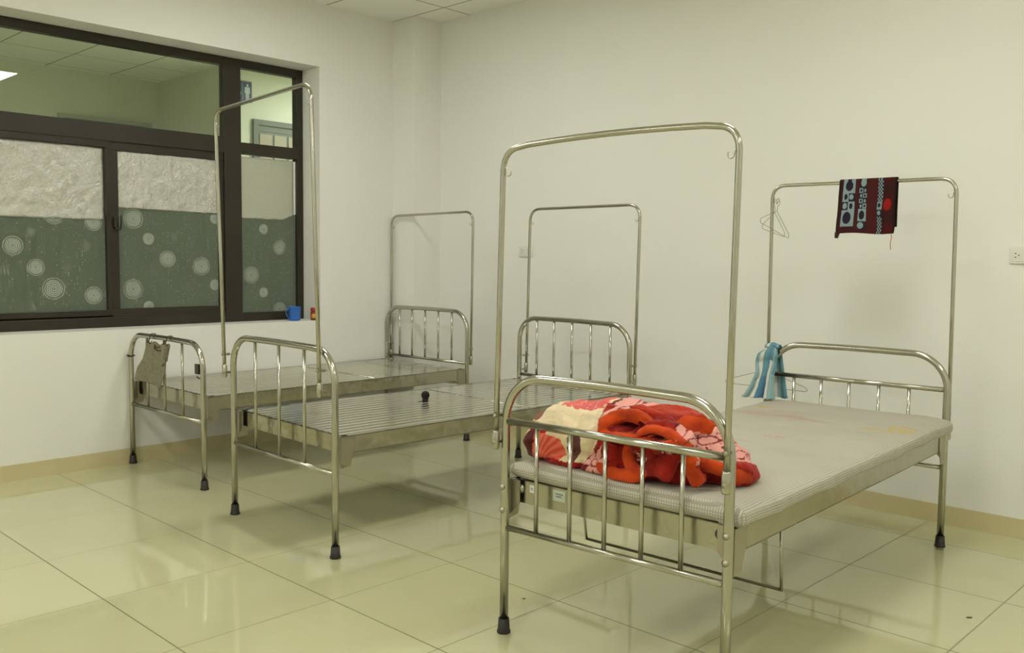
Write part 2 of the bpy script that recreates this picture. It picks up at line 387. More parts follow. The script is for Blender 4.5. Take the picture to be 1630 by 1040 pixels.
# ---------------------------------------------------------------- beds
def arc_frame(W, ztop, R, z0=.03, y=0):
    pts = [(0, y, z0), (0, y, (z0+ztop)/2)]
    n = 12
    for k in range(n+1):
        a = math.pi-math.pi/2*k/n; pts.append((R+R*math.cos(a), y, ztop-R+R*math.sin(a)))
    for k in range(1, 5): pts.append((R+(W-2*R)*k/5, y, ztop+.003*math.sin(math.pi*k/5)))
    for k in range(n+1):
        a = math.pi/2-math.pi/2*k/n; pts.append((W-R+R*math.cos(a), y, ztop-R+R*math.sin(a)))
    pts += [(W, y, (z0+ztop)/2), (W, y, z0)]
    return pts
def rubber(par, x, y, label=None, sleeve=False):
    o = MB().lathe([(.0235, 0), (.0235, .006), (.021, .012), (.0185, .05), (.016, .05)], (x, y, 0.002 if not sleeve else .012), 20).build('rubber_foot', M_RUBBER, par)
    if sleeve: MB().lathe([(.015, 0), (.017, .001), (.017, .012), (.012, .012)], (x, y, 0), 20).build('foot_tip', M_BOLT, o)
def end_board(par, name, W, y, ztop, R, rails, bal, sleeve=False, label=None):
    """tube arch with its two legs; rails: list of (z_left, z_right, r); bal: (list of x, z_low, z_high)"""
    o = MB().tube(arc_frame(W, ztop, R, .045), .0150, 20).build(name, M_TUBE, par); o.location = (0, y, 0)
    for z0, z1, r in rails: MB().tube([(.012, 0, z0), (W-.012, 0, z1)], r, 16).build('rail', M_TUBE, o)
    xs, zl, zh = bal
    for x in xs: MB().tube([(x, 0, zl(x) if callable(zl) else zl), (x, 0, zh)], .0075, 12).build('baluster', M_TUBE, o)
    rubber(o, 0, 0); rubber(o, W, 0, sleeve=sleeve)
    return o
def hoop(par, xb0, zb0, xb1, zb1, xt0, zt0, xt1, zt1, y, R=.075, bow=0., r=.0088, y_in=None, hooks=True):
    n = 10
    def corner(P, A, Bv):
        P, A, Bv = Vector(P), Vector(A), Vector(Bv); a = P+(A-P).normalized()*R; b = P+(Bv-P).normalized()*R
        out = []
        for k in range(n+1):
            t = k/n
            # rounded blend close to a circular arc
            out.append((1-t)**2*a+2*t*(1-t)*(P*.9+(a+b)*.05)+t*t*b)
        return out
    B0, T0, T1, B1 = Vector((xb0, y, zb0)), Vector((xt0, y, zt0)), Vector((xt1, y, zt1)), Vector((xb1, y, zb1))
    pts = [B0, B0.lerp(T0, .5)]+corner(T0, B0, T1)
    for k in range(1, 8):
        q = T0.lerp(T1, k/8); 
        if .12 < k/8 < .9: pts.append(q+Vector((0, 0, bow*math.sin(math.pi*k/8))))
    pts += corner(T1, T0, B1)+[B1.lerp(T1, .5), B1]
    h = MB().tube(pts, r, 14).build('mosquito_net_hoop', M_TUBE, par)
    for B_, T_, s in ((B0, T0, 1), (B1, T1, -1)):
        d = (T_-B_).normalized()
        MB().tube([B_-d*.004, B_+d*.004, B_+d*.055, B_+d*.06], [r*1.1, r*1.42, r*1.42, r*1.1], 14).build('sleeve', M_TUBE, h)
        if y_in is not None:
            for e in (.02, .11):
                q = MB(); a = B_+d*e; sg_ = -1 if y < y_in else 1
                q.tube([(a.x, a.y+sg_*r*.9, a.z), (a.x, y_in, a.z)], .006, 10)
                q.tube([(a.x, a.y+sg_*r*.8, a.z), (a.x, a.y+sg_*(r*.8+.005), a.z), (a.x, a.y+sg_*(r*.8+.007), a.z)], [.0085, .0075, .002], 12)
                q.build('clamp_bolt', M_BOLT, h)
        if hooks:
            k = T_-d*(R*.95)+Vector((s*r, 0, 0)); hk = [k+Vector((0, 0, .012)), k+Vector((s*.004, 0, -.012))]
            for j in range(7):
                a = math.pi*1.0+math.pi*j/6; hk.append(k+Vector((s*(.004+.010+.010*math.cos(a)), 0, -.014+.010*math.sin(a))))
            hk.append(hk[-1]+Vector((0, 0, .008)))
            MB().tube(hk, .0019, 8).build('hook', M_TUBE, h)
    return h
def slats(par, W, L, n, z, seam, y0=.045):
    m = MB(); pitch = (W-.05)/n
    for i in range(n):
        xa = .025+i*pitch+.008; xb = .025+(i+1)*pitch-.008
        for a, b in ((y0, seam-.004), (seam+.004, L-.035)):
            prof = [(xa, z-.026), (xa, z-.003), (xa+.004, z), (xb-.004, z), (xb, z-.003), (xb, z-.026), (xb-.002, z-.026), (xb-.002, z-.003), (xa+.002, z-.003), (xa+.002, z-.026)]
            m.prism(prof, 'y', a, b)
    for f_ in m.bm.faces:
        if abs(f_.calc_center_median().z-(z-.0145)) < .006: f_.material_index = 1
    for yy in (.35, .85, seam-.012, seam+.012, 1.6): m.box((.012, yy-.008, z-.045), (W-.012, yy+.008, z-.0265))
    m.tube([(.02, seam, z-.001), (W-.02, seam, z-.001)], .0035, 8)
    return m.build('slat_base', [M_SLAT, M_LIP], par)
def plates(par, W, L, zt, zb, m_end, m_side, ends=(.04,)):
    for x0, x1, s in ((-.004, .010, 1), (W-.010, W+.004, -1)):
        q = MB().box((x0, .03, zb), (x0+.004 if s > 0 else x1, L-.03, zt)) if s > 0 else MB().box((x1-.004, .03, zb), (x1, L-.03, zt))
        a = x0 if s > 0 else x1
        q.box((a, .03, zt-.004), (a+s*.03, L-.03, zt)); q.box((a, .03, zb), (a+s*.025, L-.03, zb+.004))
        sr = q.build('side_rail', m_side, par)
        for yy, dy in ((.022, 1), (L-.022, -1)):
            b = MB().prism([(yy, zt-.004), (yy+dy*.075, zt-.004), (yy+dy*.075, zb+.01), (yy+dy*.066, zb), (yy+dy*.050, zb-.055), (yy, zb-.062)], 'x', a-s*.0005, a-s*.004)
            b.prism([(a+s*.0, zt), (a+s*.05, zt), (a+s*.05, zb), (a, zb-.05)], 'y', yy, yy+dy*.003)
            br = b.build('corner_bracket', M_OLD, sr)
    for yy in ends+(L-.04,):
        MB().box((.004, yy-.002, zb), (W-.004, yy+.002, zt)).box((.004, yy-.002, zt-.004), (W-.004, yy+(.03 if yy < 1 else -.03), zt)).build('end_rail', m_end, par)

# bed by the window wall
B1P = (-2.728, 1.034, 0); W1_, L1_ = .896, 1.984
b1 = empty('hospital_bed', B1P, .007, 'bare steel hospital bed against the window wall, cloth hanging on its footboard', 'bed', 'steel hospital beds')
end_board(b1, 'footboard', W1_, 0, .802, .14, [(.372, .372, .0105)], ([.223, .442, .66], .372, .80))
end_board(b1, 'headboard', W1_, L1_, .912, .14, [(.548, .548, .0105), (.40, .40, .0105)], ([.155, .30, .447, .592, .735], .55, .91))
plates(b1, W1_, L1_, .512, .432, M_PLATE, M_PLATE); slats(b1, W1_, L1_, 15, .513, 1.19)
hoop(b1, .012, .52, W1_+.005, .54, .015, 1.603, W1_+.018, 1.612, L1_+.032, y_in=L1_)
# middle bed
B2P = (-1.283, .918, 0); W2_, L2_ = .897, 1.977
b2 = empty('hospital_bed', B2P, -.034, 'bare slatted steel hospital bed in the middle, tall empty hoop on its footboard', 'bed', 'steel hospital beds')
end_board(b2, 'footboard', W2_, 0, .888, .14, [(.362, .362, .0105)], ([.219, .437, .655], .362, .885))
end_board(b2, 'headboard', W2_, L2_, .912, .14, [(.548, .548, .0105), (.38, .38, .0105)], ([.155, .302, .452, .602, .752], .55, .91))
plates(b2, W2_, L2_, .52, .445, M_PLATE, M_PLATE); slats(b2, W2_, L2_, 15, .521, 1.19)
hoop(b2, -.030, .69, .828, .69, -.102, 1.985, .768, 2.010, -.03, R=.07, y_in=0)
hoop(b2, .030, .56, W2_+.014, .57, .052, 1.60, W2_+.03, 1.60, L2_+.032, y_in=L2_)
# front bed
B3P = (.658, .848, 0); W3_, L3_ = .834, 2.015
b3 = empty('hospital_bed', B3P, .047, 'front steel hospital bed with a thin mattress and a red blanket on it', 'bed', 'steel hospital beds')
end_board(b3, 'footboard', W3_, 0, .890, .155, [(.736, .736, .0125), (.370, .375, .0105)], ([.137, .275, .411, .547, .684], .372, .736))
end_board(b3, 'headboard', W3_, L3_, .876, .155, [(.722, .722, .0115), (.372, .372, .0105)], ([.124, .262, .398, .537, .673], .372, .722), sleeve=True)
plates(b3, W3_, L3_, .534, .455, M_PLATE3, M_PLATE3)
m = MB()
for i in range(12): m.box((.03+i*.0655, .05, .522), (.03+i*.0655+.05, L3_-.05, .533))
m.build('slat_base', M_SLAT, b3)
hoop(b3, -.020, .645, .836, .645, .003, 1.642, .848, 1.648, -.028, bow=.012, y_in=0, R=.07, r=.0095)
hoop(b3, -.03, .56, W3_+.004, .50, -.036, 1.664, .826, 1.660, L3_+.032, y_in=L3_, R=.065)
o = MB().tube([(W3_-.035, .437, .233), (.036, .423, .24)], .0052, 8).build('under_frame_bar', simple('dark_rod', (.10, .09, .05, 1), .4, .8), b3)
MB().tube([(W3_-.02, .385, .455), (W3_-.035, .437, .230)], .0050, 10).build('bar_arm', M_TUBE, o)
MB().tube([(.036, .423, .237), (.02, .40, .455)], .0050, 10).build('bar_arm', M_TUBE, o)
MB().tube([(.18, .5, .46), (.178, .5, .335)], .002, 6).lathe([(.004, .0), (.008, .004), (.008, .016), (.004, .024)], (.178, .5, .30), 10).build('hanging_pin', M_RUBBER, b3)
for (x, z) in ((W3_+.0, .517), (W3_+.0, .441), (0, .511), (0, .432)):
    MB().lathe([(.0105, .004), (.0105, -.002), (.0075, -.003), (.006, -.007), (.001, -.008)], (x, -.0155, z), 16, 'y').build('bolt', M_OLD, b3)
for x in (.035, W3_-.045):
    MB().lathe([(.017, 0), (.017, -.002), (.010, -.003), (.010, -.006), (.001, -.007)], (x, .038, .502), 16, 'y').build('bolt', M_BOLT, b3)
def sticker(name, x0, x1, z0, z1, lines, tilt, col):
    m = MB(); m.box((x0, .0365, z0), (x1, .0378, z1)); m.mi = 1
    for a, b, c_ in lines: m.box((x0+(x1-x0)*a, .0358, z0+(z1-z0)*c_), (x0+(x1-x0)*b, .0366, z0+(z1-z0)*(c_+.10)))
    o = m.build(name, [simple('sticker_paper', col, .5), simple('sticker_ink', (.12, .12, .12, 1), .6)], b3); o['label'] = 'pale rectangular sticker on the end rail'
sticker('sticker', .078, .110, .497, .522, [(.15, .45, .35), (.15, .45, .55), (.55, .85, .3)], 0, (.75, .76, .72, 1))
sticker('sticker', .178, .230, .489, .524, [(.2, .8, .62), (.25, .7, .38)], 0, (.50, .55, .43, 1))
# small items fixed on the other beds
MB().box((W1_-.072, -.012, .635), (W1_-.03, .006, .69), .002).tube([(W1_-.06, -.005, .62), (W1_-.04, -.005, .612), (W1_, 0, .615)], .004, 8).build('rail_clip', simple('dark_clip', (.06, .055, .04, 1), .4, .6), b1)

# ---------------------------------------------------------------- mattress
def to_world(bp, th, p):
    c_, s_ = math.cos(th), math.sin(th); return Vector((bp[0]+p[0]*c_-p[1]*s_, bp[1]+p[0]*s_+p[1]*c_, p[2]))
def mattress_mat():
    a = N('checked_mattress_cover'); a.set(Roughness=.75, Specular_IOR_Level=.3)
    sp = a.n('ShaderNodeSeparateXYZ'); a.l(a.obj(), sp.inputs[0])
    def ln(v, k): return a.math('LESS_THAN', a.math('FRACT', a.math('MULTIPLY', a.math('ADD', v, 10.0), 1/k)), .38)
    wz = a.math('SUBTRACT', sp.outputs[1], a.math('MULTIPLY', sp.outputs[2], 1.0))
    sn = a.n('ShaderNodeSeparateXYZ'); a.l(a.n('ShaderNodeTexCoord').outputs['Normal'], sn.inputs[0])
    side = a.math('GREATER_THAN', a.math('ABSOLUTE', sn.outputs[0]), .65)
    vx = a.math('ADD', a.math('MULTIPLY', sp.outputs[0], a.math('SUBTRACT', 1.0, side)), a.math('MULTIPLY', sp.outputs[2], side))
    wz = a.math('SUBTRACT', sp.outputs[1], a.math('MULTIPLY', sp.outputs[2], a.math('SUBTRACT', 1.0, side)))
    g = a.math('MAXIMUM', ln(vx, .0085), ln(wz, .0085))
    base = a.mix(a.ramp(a.noise(3.5, 5), .3, .7), (.55, .525, .425, 1), (.61, .585, .475, 1))
    c1 = a.mix(a.math('MULTIPLY', g, .6), base, (.24, .21, .165, 1))
    # pinkish and grey streaks across the mattress
    st = a.n('ShaderNodeTexNoise', i_Scale=1.0, i_Detail=4); a.l(a.scaled((5, 16, 1)), st.inputs[0])
    def spot(cx, cy, rx, ry):
        dx = a.math('MULTIPLY', a.math('SUBTRACT', sp.outputs[0], cx), 1/rx); dy = a.math('MULTIPLY', a.math('SUBTRACT', sp.outputs[1], cy), 1/ry)
        d = a.math('ADD', a.math('MULTIPLY', dx, dx), a.math('MULTIPLY', dy, dy))
        return a.math('SUBTRACT', 1.0, a.math('MINIMUM', d, 1.0))
    pk = a.math('MULTIPLY', spot(.30, 1.55, .3, .14), a.ramp(st.outputs[0], .42, .6)); c1 = a.mix(a.math('MULTIPLY', pk, .55), c1, (.42, .22, .16, 1))
    gy = a.math('MULTIPLY', spot(.45, 1.1, .5, .8), a.ramp(st.outputs[0], .55, .7)); c1 = a.mix(a.math('MULTIPLY', gy, .3), c1, (.33, .31, .24, 1))
    n2 = a.noise(45, 2)
    ye = a.math('MAXIMUM', a.math('MAXIMUM', spot(.788, 1.58, .06, .10), spot(.10, 1.73, .05, .05)), a.math('MULTIPLY', spot(.70, 1.50, .06, .05), .8))
    ye = a.math('MULTIPLY', a.math('GREATER_THAN', ye, .15), a.math('GREATER_THAN', n2, .5)); c1 = a.mix(a.math('MULTIPLY', ye, .75), c1, (.55, .38, .06, 1))
    rs = a.math('MULTIPLY', a.math('GREATER_THAN', spot(.47, 1.06, .05, .03), .2), a.math('GREATER_THAN', n2, .5)); c1 = a.mix(a.math('MULTIPLY', rs, .5), c1, (.6, .2, .16, 1))
    a.l(c1, a.p.inputs['Base Color'])
    a.bump(a.noise(9, 4), .5, .012); return a.m
def mattress():
    x0, x1, y0, y1, zb, zt = -.012, W3_+.036, .022, L3_+.0, .5365, .592
    def fn(u, v):
        # wrap a rounded section round x, run along y
        t = v; y = y0+(y1-y0)*t
        e = min(t, 1-t)*(y1-y0)
        pts = []
        a = 2*math.pi*u
        ce, se = math.cos(a), math.sin(a); n = 9.0
        px = math.copysign(abs(ce)**(2/n), ce); pz = math.copysign(abs(se)**(2/3.2), se)
        k = 1 if e > .02 else math.sqrt(max(0, 1-((.02-e)/.02)**2))
        hx_ = (x1-x0)/2; hz = (zt-zb)/2
        z = (zt+zb)/2+pz*hz*(.35+.65*k); x = (x0+x1)/2+px*(hx_-.02*(1-k))
        yy = y+(.006*noise.noise((x*4, t*9, 0)) if 0 < t < 1 else 0)
        wob = .004*noise.noise((x*3.1, y*3.1, 1.7))+.0025*noise.noise((x*13, y*9, 4))
        if pz > 0: z += wob*(1 if 0 < t < 1 else 0)+.006*math.sin(math.pi*u*2)*k
        if abs(px) > .85 and px > 0:
            x += .010*noise.noise((0, y*6, 2))+.004*noise.noise((0, y*22, 5))
            if pz < .2: z = min(z, z-.014*(1-pz)*.5-.010*noise.noise((2, y*5, 8)))
        return (x, yy, z)
    m = MB(); m.grid(fn, 96, 120, closed_u=True)
    m.bm.verts.ensure_lookup_table()
    o = m.build('mattress', mattress_mat())
    me = o.data; bm = bmesh.new(); bm.from_mesh(me)
    bnd = [e for e in bm.edges if e.is_boundary]; bmesh.ops.holes_fill(bm, edges=bnd, sides=0); bmesh.ops.recalc_face_normals(bm, faces=bm.faces[:]); bm.to_mesh(me); bm.free()
    o.location = B3P; o.rotation_euler = (0, 0, .047)
    return tag(o, 'thin stained beige mattress with a fine checked cover on the front bed', 'mattress')
mattress()

# ---------------------------------------------------------------- blanket
RED = (.33, .016, .009, 1); DRED = (.11, .006, .008, 1); CREAM = (.80, .66, .42, 1); PINK = (.78, .36, .30, 1); BRICK = (.75, .085, .045, 1)
BROWN = (.13, .05, .04, 1); ORANGE = (.60, .068, .009, 1); ROSE = (.72, .13, .12, 1)
def mixc(a, b, t): return tuple(a[i]*(1-t)+b[i]*t for i in range(4))
def petal(p, c, ang, ln, wd):
    """signed 0..1 mask of a pointed petal in (x, z) that starts at c"""
    dx, dz = p[0]-c[0], p[1]-c[1]; a = dx*math.cos(ang)+dz*math.sin(ang); b = -dx*math.sin(ang)+dz*math.cos(ang)
    if a < 0 or a > ln: return 0
    t = a/ln; w_ = wd*math.sin(math.pi*min(1, t*.9+.1))**.7*(1 if t < .8 else (1-t)/.2*.8+.2)
    return 1 if abs(b) < w_ else 0
FLW = [(.375, .815, .070, 0.2), (.335, .622, .055, .9), (.648, .735, .062, .3), (.70, .69, .036, 1.1), (.505, .665, .024, .5), (.60, .725, .030, .8)]
def blanket_col(p):
    x, y, z = p; q = (x, z+.35*(y-.14)*.0)
    n = noise.noise((x*14, y*14, z*14))*.012; n2 = noise.noise((x*40, y*40, z*40))*.006
    zz = z+.12*(y-.15)      # unroll the top a little
    P = (x+n2, zz+n2)
    # seam between the cream lobe and the red cloth
    edge = .272+.05*math.sin((z-.62)*16)+n*1.5
    if x < edge:
        c_ = CREAM
        if math.hypot((P[0]-.175)/.105, (P[1]-.805)/.028) < 1+n*8 and abs(math.sin((P[0]+P[1])*60)) > .06: c_ = ROSE
        if math.hypot((P[0]-.07)/.055, (P[1]-.70)/.020) < 1+n*10: c_ = (.5, .02, .02, 1)
        if math.hypot((P[0]-.035)/.03, (P[1]-.745)/.025) < 1: c_ = (.28, .09, .07, 1)
        d = math.hypot((P[0]-.115)/.088, (P[1]-.64)/.052)
        if d < 1+n*6: c_ = mixc(BRICK, (.9, .22, .15, 1), .5+.5*math.sin(math.atan2(P[1]-.60, P[0]-.08)*26))
        if math.hypot((P[0]-.045)/.028, (P[1]-.65)/.045) < 1: c_ = (.10, .015, .012, 1)
        d = math.hypot((P[0]-.235)/.028, (P[1]-.665)/.05)
        if d < 1+n*14: c_ = BROWN
        if zz < .607+n and x > .05: c_ = (.33, .012, .014, 1)
        if x < .015 and zz < .66: c_ = BRICK
        return c_
    c_ = mixc(RED, DRED, max(0, min(1, noise.noise((x*9, y*9, z*9))*1.2)))
    if x < .42 and zz > .72: c_ = RED
    for cx, cz, r, ph in FLW:
        dx, dz = P[0]-cx, (P[1]-cz)*1.15; rr = math.hypot(dx, dz)
        if rr < r*1.25:
            a = math.atan2(dz, dx)+ph; k = abs(math.sin(a*3.5)); lim = r*(.38+.72*k**1.1)*(1+n*6)*(1+.10*math.sin(a*23))
            if rr < lim:
                c_ = PINK
                if .2*r < rr < .27*r or (rr > .35*r and abs(math.sin(a*3.5)) < .22) : c_ = (.24, .03, .035, 1)
            elif rr < lim*1.16: c_ = DRED
    if zz > .80 and .43 < x: c_ = mixc(c_, (.55, .05, .01, 1), .5)
    return c_

def spline(pts, rad, closed):
    P = [Vector(p) for p in pts]; out = []; rr = []; n = len(P)
    for i in range(n if closed else n-1):
        p0, p1, p2, p3 = (P[(i-1) % n] if (closed or i > 0) else P[i]), P[i], P[(i+1) % n], (P[(i+2) % n] if closed else P[min(i+2, n-1)])
        a_, b_ = rad[i], rad[(i+1) % n]
        for k in range(8):
            s_ = k/8; out.append(.5*((2*p1)+(-p0+p2)*s_+(2*p0-5*p1+4*p2-p3)*s_*s_+(-p0+3*p1-3*p2+p3)*s_**3)); rr.append(a_+(b_-a_)*s_)
    if not closed: out.append(P[-1]); rr.append(rad[-1])
    return out, [r_*(1+.20*noise.noise((i*.29, r_*90, 1))) for i, r_ in enumerate(rr)]
OR, DR = 1, 2
ring1 = [(.361,.058,.736),(.365,.070,.771),(.394,.095,.789),(.449,.100,.794),(.516,.090,.781),(.555,.070,.759),(.504,.050,.743),(.441,.044,.732)]
ring2 = [(.508,.040,.737),(.516,.048,.760),(.550,.056,.771),(.603,.054,.766),(.645,.048,.746),(.597,.036,.731),(.545,.034,.728)]
back = lambda R_, d: [(a_+d*.3, b_+d, c_) for a_, b_, c_ in R_]
FOLDS = [  # points, radii, squash across, squash along, closed, kind
 (back(ring1, .035), [.026]*8, 1, 1, True, 0), (ring1, [.014, .018, .022, .021, .015, .009, .009, .013], .8, 1, True, OR),
 (back(ring2, .03), [.022]*7, 1, 1, True, 0), (ring2, [.012, .013, .013, .014, .014, .012, .012], .9, .95, True, OR),
 ([(.50,.07,.772),(.475,.062,.745),(.50,.058,.715),(.55,.06,.705)], [.020, .030, .028, .02], .8, 1, False, 0),
 ([(.600,.058,.764),(.645,.060,.742),(.664,.070,.697),(.672,.082,.652),(.684,.094,.622)], [.013, .017, .018, .020, .020], .8, 1.1, False, OR),
 ([(.640,.095,.705),(.688,.130,.674),(.726,.175,.652),(.752,.215,.636),(.765,.26,.626)], [.010, .017, .019, .019, .012], .7, 1.15, False, OR),
 ([(.70,.16,.668),(.735,.21,.652),(.76,.26,.638)], [.02, .026, .02], .9, 1, False, 0),
 ([(.345,.060,.632),(.378,.050,.618),(.42,.044,.615),(.46,.042,.615),(.50,.046,.620),(.524,.058,.636)], [.008, .016, .019, .018, .015, .010], .8, 1.1, False, OR),
 ([(.448,.060,.712),(.458,.054,.675),(.478,.050,.648),(.512,.052,.634)], [.010, .018, .018, .012], .7, 1.1, False, OR),
 ([(.61,.085,.715),(.59,.066,.67),(.575,.062,.63)], [.02, .028, .024], .8, 1.1, False, 0),
 ([(.53,.075,.70),(.545,.062,.66),(.55,.062,.63)], [.014, .022, .018], .8, 1.1, False, 0),
 ([(.40,.06,.70),(.395,.055,.66),(.41,.056,.635)], [.012, .022, .018], .8, 1.2, False, 0),
 ([(.575,.12,.757),(.60,.15,.775),(.63,.185,.780),(.66,.215,.764)], [.014, .022, .024, .012], .5, 1.3, False, OR),
 ([(.05,.14,.615),(.16,.09,.613),(.27,.075,.614)], [.016, .020, .014], .8, 1, False, 0),
]
def blanket():
    t = bmesh.new()
    def lobe(c_, rad, rot=0):
        g = bmesh.ops.create_icosphere(t, subdivisions=4, radius=1)
        for v in g['verts']:
            p = v.co.copy(); p = Vector([math.copysign(abs(a)**.88, a) for a in p])
            p = Vector((p.x*rad[0], p.y*rad[1], p.z*rad[2])); p = Matrix.Rotation(rot, 3, 'Y') @ p; v.co = p+Vector(c_)
    lobe((.145, .235, .682), (.175, .175, .105), -.12); lobe((.07, .20, .655), (.085, .14, .065))
    lobe((.33, .25, .690), (.19, .18, .124)); lobe((.47, .25, .690), (.15, .17, .122)); lobe((.565, .27, .676), (.115, .15, .10), .25)
    lobe((.645, .30, .645), (.085, .12, .062), .3); lobe((.40, .16, .66), (.17, .10, .085)); lobe((.52, .19, .65), (.15, .10, .08), .1)
    lobe((.715, .29, .622), (.05, .08, .036), .2); lobe((.34, .13, .625), (.15, .08, .045))
    curves = []
    for pts, rad, sx, sy, closed, kd in FOLDS:
        out, rr = spline(pts, rad, closed)
        if kd: curves.append((out, rr, kd))
        q = MB(); q.tube(out, rr, 16, closed=closed, sx=sx, sy=sy, up=(0, -1, .25)); bmesh.ops.recalc_face_normals(q.bm, faces=q.bm.faces[:])
        tmp = bpy.data.meshes.new('tmp'); q.bm.to_mesh(tmp); q.bm.free(); t.from_mesh(tmp); bpy.data.meshes.remove(tmp)
    me = bpy.data.meshes.new('blanket'); t.to_mesh(me); t.free()
    o = bpy.data.objects.new('blanket', me); COL.objects.link(o)
    md = o.modifiers.new('r', 'REMESH'); md.mode = 'VOXEL'; md.voxel_size = .0036
    sm = o.modifiers.new('s', 'SMOOTH'); sm.iterations = 5; sm.factor = .5
    dg = bpy.context.evaluated_depsgraph_get(); me2 = bpy.data.meshes.new_from_object(o.evaluated_get(dg)); o.modifiers.clear(); o.data = me2
    me2.update(); nr = [v.normal.copy() for v in me2.vertices]; cols = []; flag = []
    from mathutils import kdtree
    tot = sum(len(c_[0]) for c_ in curves); kd_ = kdtree.KDTree(tot); info = []
    for out, rr, k_ in curves:
        for p, r_ in zip(out, rr): kd_.insert(p, len(info)); info.append(r_)
    kd_.balance()
    for v, nn in zip(me2.vertices, nr):
        p = v.co.copy(); co, ix, d_ = kd_.find(p)
        isor = d_ < info[ix]*1.12+.0035*noise.noise(p*30) and (nn.y < .35 or p.z > .76)
        h = .014*(abs(noise.noise((p.x*6+p.z*5, p.y*4, p.z*3)))-.25)*(0 if isor else 1)
        cr = 1-abs(noise.noise((p.x*15-p.z*9, p.y*12, p.z*13))*2.3)
        h += (.0035 if isor else .0075)*cr+.0017*noise.noise(p*70)+(.003*noise.noise(p*28))
        if .22 < p.x < .34 and not isor: h -= .012*math.exp(-((p.x-.272-.05*math.sin((p.z-.62)*16))/.012)**2)
        v.co = p+nn*h
        if v.co.y < .2 and not isor:
            for cx_, cz_, ax_, az_ in ((.460, .764, .058, .024), (.575, .750, .042, .015)):
                e_ = ((p.x-cx_)/ax_)**2+((p.z-cz_+.12*(p.x-cx_))/az_)**2
                if e_ < 1.5: v.co.y += .06*max(0, 1-e_/1.5)**.5
        if v.co.z < .600: v.co.z = .600
        if isor: cols.append(mixc(ORANGE, (.40, .035, .010, 1), max(0, min(1, .3+noise.noise(p*24)*1.1)))); flag.append(1)
        else: cols.append(blanket_col(p)); flag.append(0)
    at = me2.color_attributes.new(name='Col', type='FLOAT_COLOR', domain='POINT')
    for i, c_ in enumerate(cols): at.data[i].color = c_
    for pl in me2.polygons: pl.use_smooth = True
    me2.materials.clear(); me2.materials.append(M_PLUSH)
    o.location = B3P; o.rotation_euler = (0, 0, .047)
    tag(o, 'crumpled red and cream floral plush blanket with orange edges on the front bed', 'blanket')
    # the orange binding becomes a part of its own
    hm = me2.copy(); ho = bpy.data.objects.new('orange_binding', hm); COL.objects.link(ho); ho.parent = o; ho['label'] = 'orange plush binding along the blanket edge'
    for m_, keep in ((me2, 0), (hm, 1)):
        bm = bmesh.new(); bm.from_mesh(m_); bm.verts.ensure_lookup_table()
        bmesh.ops.delete(bm, geom=[f_ for f_ in bm.faces if (sum(flag[v.index] for v in f_.verts) >= 2) != bool(keep)], context='FACES'); bm.to_mesh(m_); bm.free()
    return o
BL = blanket()

# ---------------------------------------------------------------- cloths on the beds
def rect(x, y, a, b, c_, d): return a <= x <= c_ and b <= y <= d
def ell(x, y, cx, cy, rx, ry): return ((x-cx)/rx)**2+((y-cy)/ry)**2 < 1
LT, DK = (.22, .29, .30, 1), (.018, .014, .026, 1)
def print_col(u, v):
    X, Y = 130+675*u, 140+605*v; c_ = (.042, .009, .009, 1)
    if 335 < X < 365 or (470 < X < 590): c_ = (.058, .010, .009, 1)
    if X > 665: c_ = mixc((.028, .008, .007, 1), (.06, .006, .005, 1), .5+.5*math.sin(Y/50))
    if X < 150 or X > 785: c_ = (.016, .007, .006, 1)
    if rect(X, Y, 185, 140, 325, 670):
        c_ = LT
        if ell(X, Y, 255, 190, 45, 60) or ell(X, Y, 248, 567, 45, 72): c_ = DK
        if 275 < Y < 375: c_ = DK if X > 254 else LT
        if 375 <= Y < 475: c_ = DK if X < 250 else LT
        if ell(X, Y, 222, 318, 20, 35) or ell(X, Y, 285, 428, 20, 35): c_ = DK
        if ell(X, Y, 285, 322, 25, 32) or ell(X, Y, 215, 425, 25, 35): c_ = LT
    if 375 < X < 468:
        if Y > 205 and Y < 700: c_ = DK
        if ell(X, Y, 425, 160, 32, 44) or ell(X, Y, 411, 655, 36, 38): c_ = LT
        for k in range(4):
            y0 = 222+60*k; lx_, dx = (378, 446) if k % 2 == 0 else (422, 400)
            if rect(X, Y, lx_, y0, lx_+44, y0+52) and not ell(X, Y, lx_+22, y0+27, 12, 17): c_ = LT
            if ell(X, Y, dx, y0+27, 12, 20): c_ = LT
        if 465 < Y < 605: c_ = DK if ell(X, Y, 418, 535, 32, 52) else LT
    if 595 < X < 655:
        c_ = DK
        if Y < 385 or Y > 548:
            i, j = int((X-595)/15), int(Y/21)
            if (i+j) % 2 == 0: c_ = LT
        elif Y < 470: c_ = DK if ell(X, Y, 622, 420, 17, 24) else LT
        elif ell(X, Y, 622, 506, 20, 25): c_ = LT
    if ell(X, Y, 718, 415, 44, 66): c_ = (.26, .010, .008, 1)
    f = 1+.25*noise.noise((X*.09, Y*.09, 0))
    return (c_[0]*f, c_[1]*f, c_[2]*f, 1)
pc = empty('printed_cloth', B3P, .047, 'dark red cloth with pale blue circles folded over the hoop behind the front bed', 'cloth')
yb_, zb_ = L3_+.032, 1.6655
NU, NV = 170, 200
uvs = []
